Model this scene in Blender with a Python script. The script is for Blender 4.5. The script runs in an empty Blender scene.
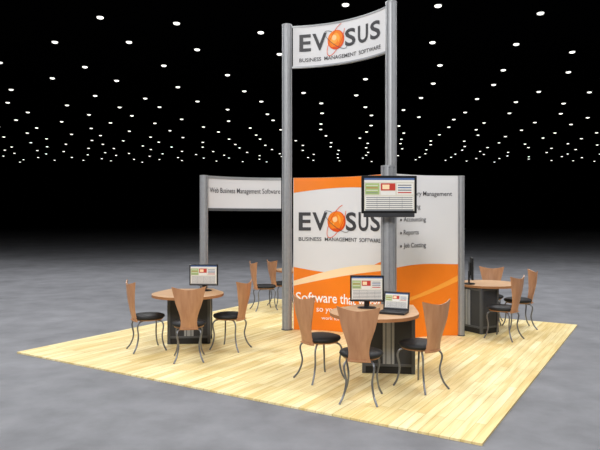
import bpy, math, random
from mathutils import Vector, Matrix
random.seed(4)
scene = bpy.context.scene
try:
    scene.view_settings.view_transform = 'Standard'
except Exception: pass
COL = scene.collection
G = 0.02   # platform top

# ------------------------------------------------------------ materials
def s2l(c):
    return tuple(((x/255)/12.92 if x/255 <= 0.04045 else ((x/255+0.055)/1.055)**2.4) for x in c)
def mat(name, rgb, rough=0.6, metal=0.0, noise=0.0, nscale=8, emis=0.0, spec=0.4, bump=0.0):
    m = bpy.data.materials.new(name); m.use_nodes = True
    nt = m.node_tree; b = nt.nodes['Principled BSDF']
    c = s2l(rgb)
    b.inputs['Base Color'].default_value = (*c, 1)
    b.inputs['Roughness'].default_value = rough
    b.inputs['Metallic'].default_value = metal
    b.inputs['Specular IOR Level'].default_value = spec
    if noise > 0 or bump > 0:
        tc = nt.nodes.new('ShaderNodeTexCoord')
        n = nt.nodes.new('ShaderNodeTexNoise'); n.inputs['Scale'].default_value = nscale
        n.inputs['Detail'].default_value = 4
        nt.links.new(tc.outputs['Object'], n.inputs['Vector'])
        if noise > 0:
            r = nt.nodes.new('ShaderNodeValToRGB')
            r.color_ramp.elements[0].position = 0.3; r.color_ramp.elements[1].position = 0.7
            r.color_ramp.elements[0].color = (*[x*(1-noise) for x in c], 1)
            r.color_ramp.elements[1].color = (*[min(1, x*(1+noise)) for x in c], 1)
            nt.links.new(n.outputs['Fac'], r.inputs['Fac'])
            nt.links.new(r.outputs['Color'], b.inputs['Base Color'])
        if bump > 0:
            bp = nt.nodes.new('ShaderNodeBump'); bp.inputs['Strength'].default_value = bump
            nt.links.new(n.outputs['Fac'], bp.inputs['Height'])
            nt.links.new(bp.outputs['Normal'], b.inputs['Normal'])
    if emis > 0:
        b.inputs['Emission Color'].default_value = (*c, 1)
        b.inputs['Emission Strength'].default_value = emis
    return m

M_white = mat('graphic_white', (219,219,222), 0.5, noise=0.02, nscale=1)
M_cream = mat('graphic_pale', (250,222,180), 0.5)
M_orange = mat('graphic_orange', (240,128,22), 0.5, noise=0.04, nscale=2)
M_orange_l = mat('graphic_orange_light', (250,165,60), 0.5)
M_orange_h = mat('graphic_orange_highlight', (255,205,150), 0.5)
M_red = mat('graphic_red_orange', (222,78,18), 0.5)
M_ink = mat('graphic_ink', (60,60,64), 0.5)
M_txtw = mat('graphic_text_white', (250,250,250), 0.5)
M_alu = mat('brushed_aluminium', (158,160,164), 0.45, 0.35, noise=0.05, nscale=20)
M_alud = mat('aluminium_groove', (88,90,94), 0.5, 0.3)
M_dark = mat('charcoal_laminate', (50,51,55), 0.45, noise=0.06, nscale=6)
M_dark2 = mat('kick_plate_black', (28,28,30), 0.5)
M_black = mat('black_plastic', (22,22,24), 0.35)
M_cush = mat('black_upholstery', (17,17,19), 0.6, noise=0.2, nscale=60, bump=0.1)
M_chrome = mat('chair_steel', (120,122,128), 0.3, 0.7)
M_scr = mat('screen_base', (196,192,180), 0.3, emis=0.25)
M_s1 = mat('screen_red', (176,60,52), 0.3, emis=0.25)
M_s2 = mat('screen_green', (150,170,110), 0.3, emis=0.25)
M_s3 = mat('screen_grey', (120,122,126), 0.3, emis=0.2)
M_s4 = mat('screen_white', (214,212,206), 0.3, emis=0.2)
M_s5 = mat('screen_blue', (70,95,140), 0.3, emis=0.25)
M_keys = mat('laptop_keys', (50,50,54), 0.5)
M_lap = mat('laptop_shell', (30,31,34), 0.4)

def wood(name, c1, c2, sc, rough=0.45):
    m = bpy.data.materials.new(name); m.use_nodes = True
    nt = m.node_tree; b = nt.nodes['Principled BSDF']; b.inputs['Roughness'].default_value = rough
    tc = nt.nodes.new('ShaderNodeTexCoord'); mp = nt.nodes.new('ShaderNodeMapping')
    mp.inputs['Scale'].default_value = sc
    n = nt.nodes.new('ShaderNodeTexNoise'); n.inputs['Scale'].default_value = 6; n.inputs['Detail'].default_value = 5
    r = nt.nodes.new('ShaderNodeValToRGB')
    r.color_ramp.elements[0].position = .3; r.color_ramp.elements[1].position = .7
    r.color_ramp.elements[0].color = (*s2l(c1),1); r.color_ramp.elements[1].color = (*s2l(c2),1)
    nt.links.new(tc.outputs['Object'], mp.inputs['Vector']); nt.links.new(mp.outputs['Vector'], n.inputs['Vector'])
    nt.links.new(n.outputs['Fac'], r.inputs['Fac']); nt.links.new(r.outputs['Color'], b.inputs['Base Color'])
    return m
M_beech = wood('chair_plywood', (168,120,86), (186,138,102), (4,4,.6))
M_top = wood('table_top_wood', (186,146,108), (202,162,122), (.8,6,1))
M_edge = wood('table_edge_wood', (152,104,66), (168,118,78), (1,1,1))

# ------------------------------------------------------------ mesh builder
class MB:
    def __init__(s): s.v=[]; s.f=[]; s.m=[]; s.sm=[]; s.mats=[]
    def mi(s, m):
        if m not in s.mats: s.mats.append(m)
        return s.mats.index(m)
    def add(s, vs, fs, m, smooth=False):
        o=len(s.v); s.v += [Vector(p) for p in vs]; i=s.mi(m)
        for f in fs:
            s.f.append([o+k for k in f]); s.m.append(i); s.sm.append(smooth)
    def box(s, c, d, m, M=None):
        vs=[Vector((c[0]+sx*d[0]/2, c[1]+sy*d[1]/2, c[2]+sz*d[2]/2)) for sx in(-1,1) for sy in(-1,1) for sz in(-1,1)]
        if M: vs=[M@p for p in vs]
        s.add(vs,[(0,1,3,2),(4,6,7,5),(0,4,5,1),(2,3,7,6),(0,2,6,4),(1,5,7,3)],m)
    def tube(s, pts, r, m, n=10):
        pts=[Vector(p) for p in pts]; rs = r if isinstance(r,(list,tuple)) else [r]*len(pts)
        vs=[];fs=[]; t0=(pts[1]-pts[0]).normalized()
        up=Vector((0,0,1)) if abs(t0.z)<.9 else Vector((1,0,0))
        a=t0.cross(up).normalized()
        for i,p in enumerate(pts):
            t=(pts[min(i+1,len(pts)-1)]-pts[max(i-1,0)]).normalized()
            a=(a-t*a.dot(t)).normalized(); b=t.cross(a)
            for k in range(n):
                g=2*math.pi*k/n; vs.append(p+(a*math.cos(g)+b*math.sin(g))*rs[i])
        for i in range(len(pts)-1):
            for k in range(n):
                fs.append((i*n+k,i*n+(k+1)%n,(i+1)*n+(k+1)%n,(i+1)*n+k))
        s.add(vs,fs,m,True)
        s.add(vs[:n],[tuple(range(n))[::-1]],m); s.add(vs[-n:],[tuple(range(n))],m)
    def prism(s, poly, z0, z1, m, ms=None, smooth=False):
        n=len(poly); vs=[(x,y,z0) for x,y in poly]+[(x,y,z1) for x,y in poly]
        s.add(vs,[(i,(i+1)%n,n+(i+1)%n,n+i) for i in range(n)],ms or m,smooth)
        s.add(vs,[tuple(range(n))[::-1],tuple(range(n,2*n))],m)
    def lathe(s, prof, m, c=(0,0), n=32, sx=1, sy=1):
        vs=[];fs=[]
        for r,z in prof:
            for k in range(n):
                g=2*math.pi*k/n; vs.append((c[0]+r*sx*math.cos(g),c[1]+r*sy*math.sin(g),z))
        for i in range(len(prof)-1):
            for k in range(n): fs.append((i*n+k,i*n+(k+1)%n,(i+1)*n+(k+1)%n,(i+1)*n+k))
        s.add(vs,fs,m,True)
        s.add(vs[:n],[tuple(range(n))[::-1]],m,True); s.add(vs[-n:],[tuple(range(n))],m,True)
    def mesh(s,name):
        me=bpy.data.meshes.new(name); me.from_pydata([tuple(p) for p in s.v],[],s.f)
        for m in s.mats: me.materials.append(m)
        for p,i,q in zip(me.polygons,s.m,s.sm): p.material_index=i; p.use_smooth=q
        me.update(); return me
    def obj(s,name,loc=(0,0,0),rz=0,bevel=0,parent=None):
        o=bpy.data.objects.new(name,s.mesh(name)); COL.objects.link(o)
        o.location=loc; o.rotation_euler=(0,0,rz)
        if bevel:
            b=o.modifiers.new('bevel','BEVEL'); b.width=bevel; b.segments=2; b.limit_method='ANGLE'
        if parent: o.parent=parent
        return o
def empty(name, loc=(0,0,0)):
    e=bpy.data.objects.new(name,None); COL.objects.link(e); e.location=loc; e.empty_display_size=.1
    return e

_tc={}
def text_geo(txt, bold=0.0):
    k=(txt,bold)
    if k in _tc: return _tc[k]
    cu=bpy.data.curves.new('t','FONT'); cu.body=txt; cu.size=1; cu.offset=bold; cu.resolution_u=4
    ob=bpy.data.objects.new('t',cu); COL.objects.link(ob)
    dg=bpy.context.evaluated_depsgraph_get(); dg.update()
    me=bpy.data.meshes.new_from_object(ob.evaluated_get(dg))
    vs=[(p.co.x,p.co.y) for p in me.vertices]; fs=[tuple(p.vertices) for p in me.polygons]
    bpy.data.objects.remove(ob); bpy.data.curves.remove(cu); bpy.data.meshes.remove(me)
    x0=min(v[0] for v in vs);x1=max(v[0] for v in vs);y0=min(v[1] for v in vs);y1=max(v[1] for v in vs)
    vs=[((a-x0)/(x1-x0),(b-y0)/(y1-y0)) for a,b in vs]
    _tc[k]=(vs,fs,(x1-x0)/(y1-y0)); return _tc[k]

# ------------------------------------------------------------ curved graphic surface
class Arc:
    def __init__(s,A,B,sag):
        s.A=Vector(A);s.B=Vector(B);d=s.B-s.A;s.L=d.length;s.n=Vector((-d.y,d.x)).normalized();s.sag=sag
    def p(s,x,off,z):
        t=x/s.L; q=s.A+(s.B-s.A)*t+s.n*(s.sag*4*t*(1-t))
        dd=(s.B-s.A)+s.n*(s.sag*4*(1-2*t)); nn=Vector((-dd.y,dd.x)).normalized()
        q=q-nn*off; return Vector((q.x,q.y,z))
    def panel(s,mb,x0,x1,z0,z1,th,m,off=0.0,N=40):
        vs=[];fs=[]
        for i in range(N+1):
            x=x0+(x1-x0)*i/N
            vs+= [s.p(x,off,z0),s.p(x,off,z1),s.p(x,off-th,z1),s.p(x,off-th,z0)]
        for i in range(N):
            a=i*4;b=a+4
            for k in range(4): fs.append((a+k,b+k,b+(k+1)%4,a+(k+1)%4))
        mb.add(vs,fs,m,False); mb.add(vs[:4],[(0,1,2,3)],m); mb.add(vs[-4:],[(3,2,1,0)],m)
    def ribbon(s,mb,x0,x1,lo,hi,off,m,N=60):
        vs=[];fs=[]
        for i in range(N+1):
            x=x0+(x1-x0)*i/N; t=i/N
            a=lo(t) if callable(lo) else lo; b=hi(t) if callable(hi) else hi
            if b<a:b=a
            for k in range(2): vs.append(s.p(x,off,a+(b-a)*k))
        for i in range(N): fs.append((2*i,2*i+2,2*i+3,2*i+1))
        mb.add(vs,fs,m)
    def text(s,mb,txt,x0,x1,z0,z1,off,m,bold=0.0):
        vs,fs,_=text_geo(txt,bold)
        mb.add([s.p(x0+(x1-x0)*a,off,z0+(z1-z0)*b) for a,b in vs],fs,m)
    def disc(s,mb,cx,cz,rx,rz,off,m,n=36):
        mb.add([s.p(cx+rx*math.cos(2*math.pi*k/n),off,cz+rz*math.sin(2*math.pi*k/n)) for k in range(n)],[tuple(range(n))],m)
    def ring(s,mb,cx,cz,a,b,rot,w,off,m,g0=0,g1=2*math.pi,n=48):
        vs=[];fs=[]
        for i in range(n+1):
            g=g0+(g1-g0)*i/n
            for k in(-.5,.5):
                x=(a+k*w)*math.cos(g); z=(b+k*w)*math.sin(g)
                vs.append(s.p(cx+x*math.cos(rot)-z*math.sin(rot),off,cz+x*math.sin(rot)+z*math.cos(rot)))
        for i in range(n): fs.append((2*i,2*i+1,2*i+3,2*i+2))
        mb.add(vs,fs,m)
    def logo(s,mb,x0,W,z0,H):
        o=.006
        lay=[('E',0,.125),('V',.14,.305),('S',.525,.66),('U',.69,.825),('S',.855,.995)]
        for ch,a,b in lay: s.text(mb,ch,x0+a*W,x0+b*W,z0,z0+H,o,M_ink,.022)
        cx=x0+.415*W; cz=z0+.5*H; r=H*.56
        s.disc(mb,cx,cz,r*.95,r,o,M_red); s.disc(mb,cx-.01,cz+.01,r*.85,r*.9,o+.001,M_orange)
        s.disc(mb,cx-.02,cz+.02,r*.55,r*.6,o+.002,M_orange_l); s.disc(mb,cx-.03,cz+.035,r*.25,r*.28,o+.003,M_orange_h)
        s.ring(mb,cx,cz,r*1.75,r*.62,math.radians(62),.011,o+.004,M_red,.3,5.6)
        s.ring(mb,cx,cz,r*1.55,r*.5,math.radians(-38),.008,o+.004,M_ink,2.2,6.6)
        s.text(mb,'BUSINESS  MANAGEMENT  SOFTWARE',x0,x0+W,z0-.165,z0-.105,o,M_ink,.012)

def post_poly(r,c=(0,0)):
    P=[]
    n=8
    for k in range(n):
        g=2*math.pi*k/n
        for dg,rr in((-.30,1),(-.1,1),(-.075,.86),(.075,.86),(.1,1),(.30,1)):
            P.append((c[0]+r*rr*math.cos(g+dg),c[1]+r*rr*math.sin(g+dg)))
    return P
def post(name,xy,r,z0,z1,parent=None):
    mb=MB(); mb.prism(post_poly(r,xy),z0,z1-.02,M_alu)
    n=24
    mb.prism([(xy[0]+r*1.03*math.cos(2*math.pi*k/n),xy[1]+r*1.03*math.sin(2*math.pi*k/n)) for k in range(n)],z1-.02,z1,M_alu)
    mb.prism([(xy[0]+r*1.12*math.cos(2*math.pi*k/n),xy[1]+r*1.12*math.sin(2*math.pi*k/n)) for k in range(n)],z0,z0+.015,M_alud)
    return mb.obj(name,parent=parent)

# ------------------------------------------------------------ hall
def floor_mat():
    m=bpy.data.materials.new('polished_concrete');m.use_nodes=True;nt=m.node_tree;b=nt.nodes['Principled BSDF']
    tc=nt.nodes.new('ShaderNodeTexCoord')
    n1=nt.nodes.new('ShaderNodeTexNoise');n1.inputs['Scale'].default_value=.35;n1.inputs['Detail'].default_value=6;n1.inputs['Roughness'].default_value=.6
    n2=nt.nodes.new('ShaderNodeTexNoise');n2.inputs['Scale'].default_value=2.0;n2.inputs['Detail'].default_value=8;n2.inputs['Roughness'].default_value=.6
    mx=nt.nodes.new('ShaderNodeMath');mx.operation='ADD'
    m2=nt.nodes.new('ShaderNodeMath');m2.operation='MULTIPLY';m2.inputs[1].default_value=.5
    r=nt.nodes.new('ShaderNodeValToRGB');r.color_ramp.elements[0].position=.34;r.color_ramp.elements[1].position=.66
    r.color_ramp.elements[0].color=(*s2l((102,103,107)),1);r.color_ramp.elements[1].color=(*s2l((136,137,142)),1)
    for n in(n1,n2): nt.links.new(tc.outputs['Object'],n.inputs['Vector'])
    nt.links.new(n1.outputs['Fac'],mx.inputs[0]);nt.links.new(n2.outputs['Fac'],mx.inputs[1])
    nt.links.new(mx.outputs[0],m2.inputs[0]);nt.links.new(m2.outputs[0],r.inputs['Fac']);nt.links.new(r.outputs['Color'],b.inputs['Base Color'])
    b.inputs['Roughness'].default_value=.6;b.inputs['Specular IOR Level'].default_value=.25
    return m
HX,HY0,HY1,HZ=62,-16,102,9.0
mb=MB(); mb.box((0,(HY0+HY1)/2,-.05),(2*HX,HY1-HY0,.1),floor_mat()); mb.obj('floor')
M_ceil=mat('ceiling_black',(5,5,6),.95,spec=0.0,noise=.1)
mb=MB(); mb.box((0,(HY0+HY1)/2,HZ+.1),(2*HX,HY1-HY0,.2),M_ceil); mb.obj('ceiling')
M_wall=mat('hall_wall_black',(6,6,7),.95,spec=0.0,noise=.1)
for nm,c,d in(('wall_back',(0,HY1+.1,HZ/2),(2*HX,.2,HZ)),('wall_front',(0,HY0-.1,HZ/2),(2*HX,.2,HZ)),
              ('wall_left',(-HX-.1,(HY0+HY1)/2,HZ/2),(.2,HY1-HY0,HZ)),('wall_right',(HX+.1,(HY0+HY1)/2,HZ/2),(.2,HY1-HY0,HZ))):
    mb=MB(); mb.box(c,d,M_wall); mb.obj(nm)
# ceiling downlights - one object
M_bulb=mat('downlight_glow',(255,253,245),.5,emis=1.5)
M_bulb.cycles.emission_sampling='NONE'
mb=MB()
U=Vector((-.852,.523)); V=Vector((.523,.852))
A1=Vector((math.cos(.23),math.sin(.23))); A2=Vector((-math.sin(.23),math.cos(.23)))
for i in range(-40,41):
    for j in range(-4,44):
        p=A1*(i*3.4+(j*1.27)%3.4)+A2*(j*3.5+1.2)
        if abs(p.x)>HX-1 or p.y<18.5 or p.y>HY1-26: continue
        x,y=p.x+random.uniform(-.6,.6),p.y+random.uniform(-.6,.6)
        rr=.125; n=12
        vs=[];fs=[]
        for a,(q,z) in enumerate(((1,0),(.9,-.04),(.5,-.06))):
            for k in range(n): vs.append((x+rr*q*math.cos(2*math.pi*k/n),y+rr*q*math.sin(2*math.pi*k/n),HZ+z-.004))
        for a in range(2):
            for k in range(n): fs.append((a*n+k,(a+1)*n+k,(a+1)*n+(k+1)%n,a*n+(k+1)%n))
        fs.append(tuple(range(2*n,3*n)))
        mb.add(vs,fs,M_bulb)
mb.obj('ceiling_downlights')

# ------------------------------------------------------------ wooden booth floor
def plank_mat():
    m=bpy.data.materials.new('maple_planks');m.use_nodes=True;nt=m.node_tree;b=nt.nodes['Principled BSDF']
    tc=nt.nodes.new('ShaderNodeTexCoord')
    br=nt.nodes.new('ShaderNodeTexBrick')
    br.inputs['Color1'].default_value=(*s2l((232,208,148)),1);br.inputs['Color2'].default_value=(*s2l((250,236,190)),1)
    br.inputs['Mortar'].default_value=(*s2l((206,180,122)),1)
    br.inputs['Scale'].default_value=1;br.inputs['Mortar Size'].default_value=.003;br.inputs['Brick Width'].default_value=1.3;br.inputs['Row Height'].default_value=.09
    br.offset=.37
    mp=nt.nodes.new('ShaderNodeMapping');mp.inputs['Scale'].default_value=(1,12,1)
    n=nt.nodes.new('ShaderNodeTexNoise');n.inputs['Scale'].default_value=1.5;n.inputs['Detail'].default_value=7
    r=nt.nodes.new('ShaderNodeValToRGB');r.color_ramp.elements[0].position=.36;r.color_ramp.elements[1].position=.58
    r.color_ramp.elements[0].color=(.84,.79,.64,1);r.color_ramp.elements[1].color=(1,1,1,1)
    mx=nt.nodes.new('ShaderNodeMix');mx.data_type='RGBA';mx.blend_type='MULTIPLY';mx.inputs[0].default_value=1
    nt.links.new(tc.outputs['Object'],br.inputs['Vector']);nt.links.new(tc.outputs['Object'],mp.inputs['Vector']);nt.links.new(mp.outputs['Vector'],n.inputs['Vector'])
    nt.links.new(n.outputs['Fac'],r.inputs['Fac']);nt.links.new(br.outputs['Color'],mx.inputs[6]);nt.links.new(r.outputs['Color'],mx.inputs[7])
    nt.links.new(mx.outputs[2],b.inputs['Base Color']);b.inputs['Roughness'].default_value=.45;b.inputs['Specular IOR Level'].default_value=.2
    return m
Nc=Vector((1.437,4.666)); c0=Nc+U*3.05+V*3.05
mb=MB(); mb.box((0,0,G/2),(6.1,6.1,G),plank_mat())
mb.obj('wooden_booth_floor',(c0.x,c0.y,0),math.atan2(V.y,V.x))

# ------------------------------------------------------------ sign tower
P1=(-.207,9.43); P2=(1.298,8.43); P3=(2.44,8.95); P4=(-1.44,8.86)
tower=empty('sign_tower')
post('post_1',P1,.08,G,4.88,tower); post('post_2',P2,.08,G,4.88,tower)
arc=Arc(P1,P2,.24); L=arc.L
mb=MB(); arc.panel(mb,.085,L-.085,4.2,4.84,.03,M_white)
arc.panel(mb,.07,L-.07,4.83,4.855,.05,M_alu,.01); arc.panel(mb,.07,L-.07,4.185,4.21,.05,M_alu,.01)
arc.logo(mb,.18,1.42,4.44,.27)
mb.obj('banner',parent=tower)
# ------------------------------------------------------------ display wall 1
a1=Arc((P1[0]+.0,P1[1]),P2,.30); L=a1.L
w=empty('curved_display_wall')
mb=MB(); a1.panel(mb,.085,L-.085,G,2.44,.04,M_white)
x0,x1=.09,L-.09
a1.ribbon(mb,x0,x1,lambda t:2.20+.3*t*(1-t), 2.438,.003,M_orange)
a1.ribbon(mb,x0,x1,G+.002,lambda t:1.02-.30*math.sin(math.pi*min(1,t*1.1))*.35+.16*t*t,.003,M_orange)
a1.ribbon(mb,x0,x1,lambda t:.72+.42*t-.1*t*t,lambda t:.80+.42*t-.1*t*t+.05*math.sin(math.pi*t),.004,M_cream)
a1.logo(mb,.16,1.42,1.60,.29)
a1.text(mb,'Software that works',.12,1.58,.46,.62,.007,M_txtw,.01)
a1.text(mb,'so you don\'t have to',.42,1.42,.29,.41,.007,M_txtw)
a1.text(mb,'work for your software',.50,1.3,.18,.25,.007,M_txtw)
mb.obj('graphic_panel',parent=w)
# display wall 2
w2=empty('curved_display_wall')
a2=Arc(P2,P3,.16); L=a2.L
mb=MB(); a2.panel(mb,.085,L-.03,G,2.44,.04,M_white)
x0,x1=.09,L-.035
a2.ribbon(mb,x0,x1,G+.002,lambda t:1.08-.10*t+.12*t*t+.05*math.sin(math.pi*t),.003,M_orange)
a2.ribbon(mb,x0,x1,lambda t:.55+.30*t*t,lambda t:.60+.34*t*t,.004,M_orange_l)
for k,(t_,wd) in enumerate((('Inventory Management',.84),('Ordering',.33),('Accounting',.43),('Reports',.30),('Job Costing',.43))):
    z=2.13-.192*k
    a2.text(mb,t_,.29,.29+wd,z-.02,z+.07,.006,M_ink,.006)
    a2.disc(mb,.23,z+.025,.018,.018,.006,M_ink)
mb.obj('graphic_panel',parent=w2)
post('end_post',P3,.05,G,2.44,w2)

# ------------------------------------------------------------ header sign left
h=empty('header_sign'); ah=Arc(P4,P1,.16); L=ah.L
mb=MB(); ah.panel(mb,.07,L-.085,1.95,2.40,.03,M_white)
ah.panel(mb,.06,L-.085,2.40,2.44,.05,M_alu,.01); ah.panel(mb,.06,L-.085,1.91,1.95,.05,M_alud,.01)
ah.text(mb,'Web Business Management Software',.10,L-.10,2.16,2.265,.006,M_ink,.004)
mb.obj('header_panel',parent=h)
post('support_post',P4,.062,G,2.44,h)

# ------------------------------------------------------------ kiosk tables
def hull(pts):
    pts=sorted(set(pts)); 
    def half(ps):
        o=[]
        for p in ps:
            while len(o)>1 and (o[-1][0]-o[-2][0])*(p[1]-o[-2][1])-(o[-1][1]-o[-2][1])*(p[0]-o[-2][0])<=0:o.pop()
            o.append(p)
        return o
    a=half(pts);b=half(pts[::-1]); return a[:-1]+b[:-1]
def kiosk(cab,rz,tc,wd=.60,dp=.38):
    e=empty('kiosk_table'); M=Matrix.Translation((cab[0],cab[1],0))@Matrix.Rotation(rz,4,'Z')
    mb=MB()
    mb.box((0,0,G+.04),(wd-.04,dp-.04,.08),M_dark2,M)
    mb.box((0,0,G+.08+.31),(wd-.02,dp-.02,.62),M_dark,M)
    for sx in(-1,1):
        for sy in(-1,1): mb.box((sx*(wd/2-.02),sy*(dp/2-.02),G+.355),(.04,.04,.70),M_alud,M)
    for z in(G+.1,G+.675):
        for sy in(-1,1): mb.box((0,sy*(dp/2-.012),z),(wd-.08,.02,.03),M_alud,M)
        for sx in(-1,1): mb.box((sx*(wd/2-.012),0,z),(.02,dp-.08,.03),M_alud,M)
    mb.box((0,-dp/2+.004,G+.39),(.13,.02,.55),M_alu,M)
    for x in(-.03,.03): mb.box((x,-dp/2-.007,G+.39),(.012,.004,.55),M_alud,M)
    mb.obj('cabinet',bevel=.004,parent=e)
    pts=[(tc[0]+.49*math.cos(2*math.pi*k/64),tc[1]+.49*math.sin(2*math.pi*k/64)) for k in range(64)]
    for sx in(-1,1):
        for sy in(-1,1):
            q=M@Vector((sx*(wd/2+.01),sy*(dp/2),0)); pts.append((q.x,q.y))
    mb=MB(); H=hull([(round(a,5),round(b,5)) for a,b in pts]); mb.prism(H,G+.705,G+.74,M_top,M_edge)
    mb.obj('table_top',bevel=.004,parent=e)
    return e
kiosk((1.03,6.93),math.radians(-6),(.82,6.55))
kiosk((-1.58,8.52),math.radians(4),(-1.55,8.18))
kiosk((2.78,9.36),math.radians(-60),(3.0,9.45))
kiosk((.22,12.15),math.radians(140),(.0,11.95))

# ------------------------------------------------------------ screens
def screen_graphics(mb,w,h,y,M,kind=0):
    def q(x0,x1,z0,z1,m,d):
        mb.add([M@Vector(p) for p in((x0*w-w/2,y-d,z0*h-h/2),(x1*w-w/2,y-d,z0*h-h/2),(x1*w-w/2,y-d,z1*h-h/2),(x0*w-w/2,y-d,z1*h-h/2))],[(0,1,2,3)],m)
    q(0,1,0,1,M_scr,0)
    q(0,1,.94,1,M_s5,.001); q(0,1,.88,.94,M_s4,.001)
    q(.02,.30,.5,.84,M_s2,.001); q(.33,.62,.62,.84,M_s1,.001); q(.65,.98,.5,.84,M_s4,.001)
    q(.33,.62,.48,.60,M_s4,.001); q(.02,.98,.06,.44,M_s4,.001)
    for i in range(6): q(.04,.96,.09+i*.06,.115+i*.06,M_s3,.002)
    for i in range(4): q(.67,.94,.54+i*.075,.575+i*.075,(M_s1,M_s3,M_s5,M_s3)[i],.002)
    for i in range(4): q(.04,.27,.54+i*.075,.56+i*.075,(M_s3,M_s4,M_s1,M_s4)[i],.002)
    q(.36,.50,.66,.80,M_cream,.002); q(.02,.98,0,.05,M_s3,.002)
    for x in(.25,.5,.75): q(x,x+.006,.07,.43,M_s3,.0025)
def tv(loc,rz,pxy):
    e=empty('television_on_post')
    T=Matrix.Translation(loc)@Matrix.Rotation(rz,4,'Z')
    mb=MB(); w,h=.66,.45
    mb.box((0,0,0),(w,.05,h),M_black,T); mb.box((0,.035,-.02),(w*.7,.04,h*.7),M_black,T)
    mb.box((0,-.001,-h/2-.02),(w*.92,.045,.05),M_dark,T)
    mb.box((0,.075,0),(.16,.06,.16),M_alud,T)
    mb.obj('casing',bevel=.006,parent=e)
    mb=MB(); screen_graphics(mb,w-.06,h-.06,-.026,T); mb.obj('screen',parent=e)
    post('upright_post',pxy,.088,G,2.44,e)
def monitor(loc,rz,w=.40,h=.30):
    e=empty('desktop_monitor',loc); e.rotation_euler=(0,0,rz)
    mb=MB(); mb.box((0,0,.08+h/2),(w,.03,h),M_black); mb.box((0,.025,.08+h/2),(w*.6,.03,h*.6),M_black)
    mb.box((0,.04,.11),(.06,.025,.2),M_black)
    mb.lathe([(.10,.001),(.10,.009),(.085,.016),(.03,.02)],M_black,(0,.03),28,1.1,.85)
    mb.obj('casing',bevel=.004,parent=e)
    mb=MB(); screen_graphics(mb,w-.035,h-.035,-.016,Matrix.Translation((0,0,.08+h/2))); mb.obj('screen',parent=e)
def laptop(loc,rz):
    e=empty('laptop_computer',loc); e.rotation_euler=(0,0,rz)
    mb=MB(); mb.box((0,0,.012),(.29,.21,.022),M_lap)
    for i in range(5):
        for j in range(12): mb.box((-.121+j*.022,.07-i*.021,.0245),(.018,.017,.003),M_keys)
    mb.box((0,-.068,.0237),(.08,.045,.0015),M_alud)
    mb.obj('base',bevel=.002,parent=e)
    T=Matrix.Translation((0,.107,.022))@Matrix.Rotation(math.radians(-14),4,'X')@Matrix.Translation((0,0,.10))
    mb=MB(); mb.box((0,0,0),(.29,.012,.20),M_lap,T); mb.obj('lid',bevel=.002,parent=e)
    mb=MB(); screen_graphics(mb,.255,.165,-.0065,T); mb.obj('screen',parent=e)
TT=G+.74
tv((1.062,7.055,2.08),math.radians(2),(1.08,7.24))
monitor((.77,6.80,TT),math.radians(-4),.385,.30)
laptop((1.02,6.45,TT),math.radians(-24))
monitor((-1.37,8.42,TT),math.radians(-4),.41,.30)
monitor((2.70,9.30,TT),math.radians(78),.42,.34)
monitor((.15,12.1,TT),math.radians(180),.42,.32)

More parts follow.
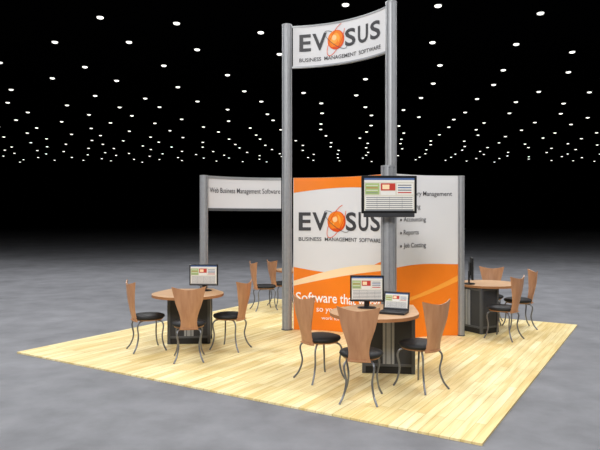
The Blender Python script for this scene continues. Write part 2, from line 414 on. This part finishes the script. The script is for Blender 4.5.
# ------------------------------------------------------------ chairs
def chair_mesh():
    mb=MB()
    mb.lathe([(.02,.425),(.17,.425),(.205,.432),(.218,.448),(.21,.468),(.17,.482),(.09,.489),(.01,.490)],M_cush,(0,.02),36,1.0,1.0)
    mb.lathe([(.02,.412),(.185,.412),(.19,.426),(.02,.427)],M_beech,(0,.02),32)
    NU,NV=14,20; F=[];B=[]
    for j in range(NV+1):
        v=j/NV
        hw=.115-.03*math.sin(math.pi*min(1,v*1.6))*(1-v)+.095*max(0,(v-.12)/.88)**1.25
        for i in range(NU+1):
            u=-1+2*i/NU
            z=.40+.54*v
            dip=.04*(1-abs(u)**1.6)*max(0,(v-.6)/.4)**2
            z-=dip
            y=-.185-.08*v-.02*math.sin(math.pi*v)+ .05*u*u*(.5+.5*v)
            x=u*hw
            F.append(Vector((x,y+.006,z))); B.append(Vector((x,y-.006,z)))
    n=NU+1
    q=[(j*n+i,j*n+i+1,(j+1)*n+i+1,(j+1)*n+i) for j in range(NV) for i in range(NU)]
    mb.add(F,[a[::-1] for a in q],M_beech,True); mb.add(B,q,M_beech,True)
    per=[i for i in range(n)]+[j*n+NU for j in range(1,NV+1)]+[NV*n+i for i in range(NU-1,-1,-1)]+[j*n for j in range(NV-1,0,-1)]
    vs=[];
    for k in per: vs+=[F[k],B[k]]
    m=len(per); mb.add(vs,[(2*k,2*k+1,2*((k+1)%m)+1,2*((k+1)%m)) for k in range(m)],M_beech)
    mb.box((0,-.15,.417),(.16,.11,.012),M_beech)
    def cat(P,n=8):
        out=[];Q=[P[0]]+P+[P[-1]]
        for i in range(1,len(Q)-2):
            a,b,c,d=[Vector(x) for x in Q[i-1:i+3]]
            for k in range(n):
                t=k/n; out.append(.5*((2*b)+(c-a)*t+(2*a-5*b+4*c-d)*t*t+(3*b-a-3*c+d)*t**3))
        out.append(Vector(P[-1])); return out
    for sx in(-1,1):
        mb.tube(cat([(sx*.05,.10,.40),(sx*.13,.15,.395),(sx*.165,.175,.34),(sx*.145,.165,.20),(sx*.16,.18,.08),(sx*.19,.21,.002)]),.0105,M_chrome)
        mb.tube(cat([(sx*.05,-.06,.40),(sx*.12,-.13,.395),(sx*.145,-.165,.34),(sx*.125,-.15,.20),(sx*.145,-.18,.08),(sx*.18,-.23,.002)]),.0105,M_chrome)
    mb.tube([(-.05,.10,.40),(-.05,-.06,.40)],.010,M_chrome); mb.tube([(.05,.10,.40),(.05,-.06,.40)],.010,M_chrome)
    mb.tube([(-.05,.02,.40),(.05,.02,.40)],.010,M_chrome)
    return mb.mesh('chair')
CM=chair_mesh()
def chair(x,y,tx,ty):
    o=bpy.data.objects.new('dining_chair',CM); COL.objects.link(o)
    o.location=(x,y,G); o.rotation_euler=(0,0,math.atan2(-(tx-x),ty-y))
chair(-2.07,8.0,-1.55,8.30)
chair(-1.40,7.46,-1.52,8.15)
chair(-.95,8.06,-1.50,8.30)
chair(.22,6.56,.85,6.98)
chair(.60,5.82,.76,6.55)
chair(1.27,6.22,.85,6.80)
chair(3.01,8.74,2.62,9.15)
chair(3.55,9.58,2.9,9.60)
chair(3.24,10.06,3.0,9.5)
chair(-.70,11.5,0,11.8)
chair(-.38,12.0,.1,12.3)

# ------------------------------------------------------------ lights
def area(loc,tgt,size,power,color=(1,1,1)):
    l=bpy.data.lights.new('hall_or_fill_light','AREA'); l.shape='SQUARE'; l.size=size; l.energy=power; l.color=color
    o=bpy.data.objects.new('hall_or_fill_light',l); COL.objects.link(o); o.location=loc
    o.rotation_euler=(Vector(tgt)-Vector(loc)).to_track_quat('-Z','Y').to_euler()
for x in(-15,-5,5,15):
    for y,pw in((1,320),(8.5,380),(16.5,560)):
        area((x,y,8.7),(x,y,0),2.5,pw)
area((-2,-3,7.5),(.3,8.5,1.5),2.5,950,(1,.985,.96))  # added front fill from behind the camera, brightens walls and chair backs
w=bpy.data.worlds.new('World'); scene.world=w; w.use_nodes=True
w.node_tree.nodes['Background'].inputs['Color'].default_value=(0,0,0,1)

cam=bpy.data.cameras.new('camera'); co=bpy.data.objects.new('camera',cam); COL.objects.link(co)
co.location=(0,0,1.8); co.rotation_euler=(math.radians(90),0,0)
cam.lens=35.46; cam.sensor_width=36; cam.shift_y=-7/600; cam.clip_end=300
scene.camera=co
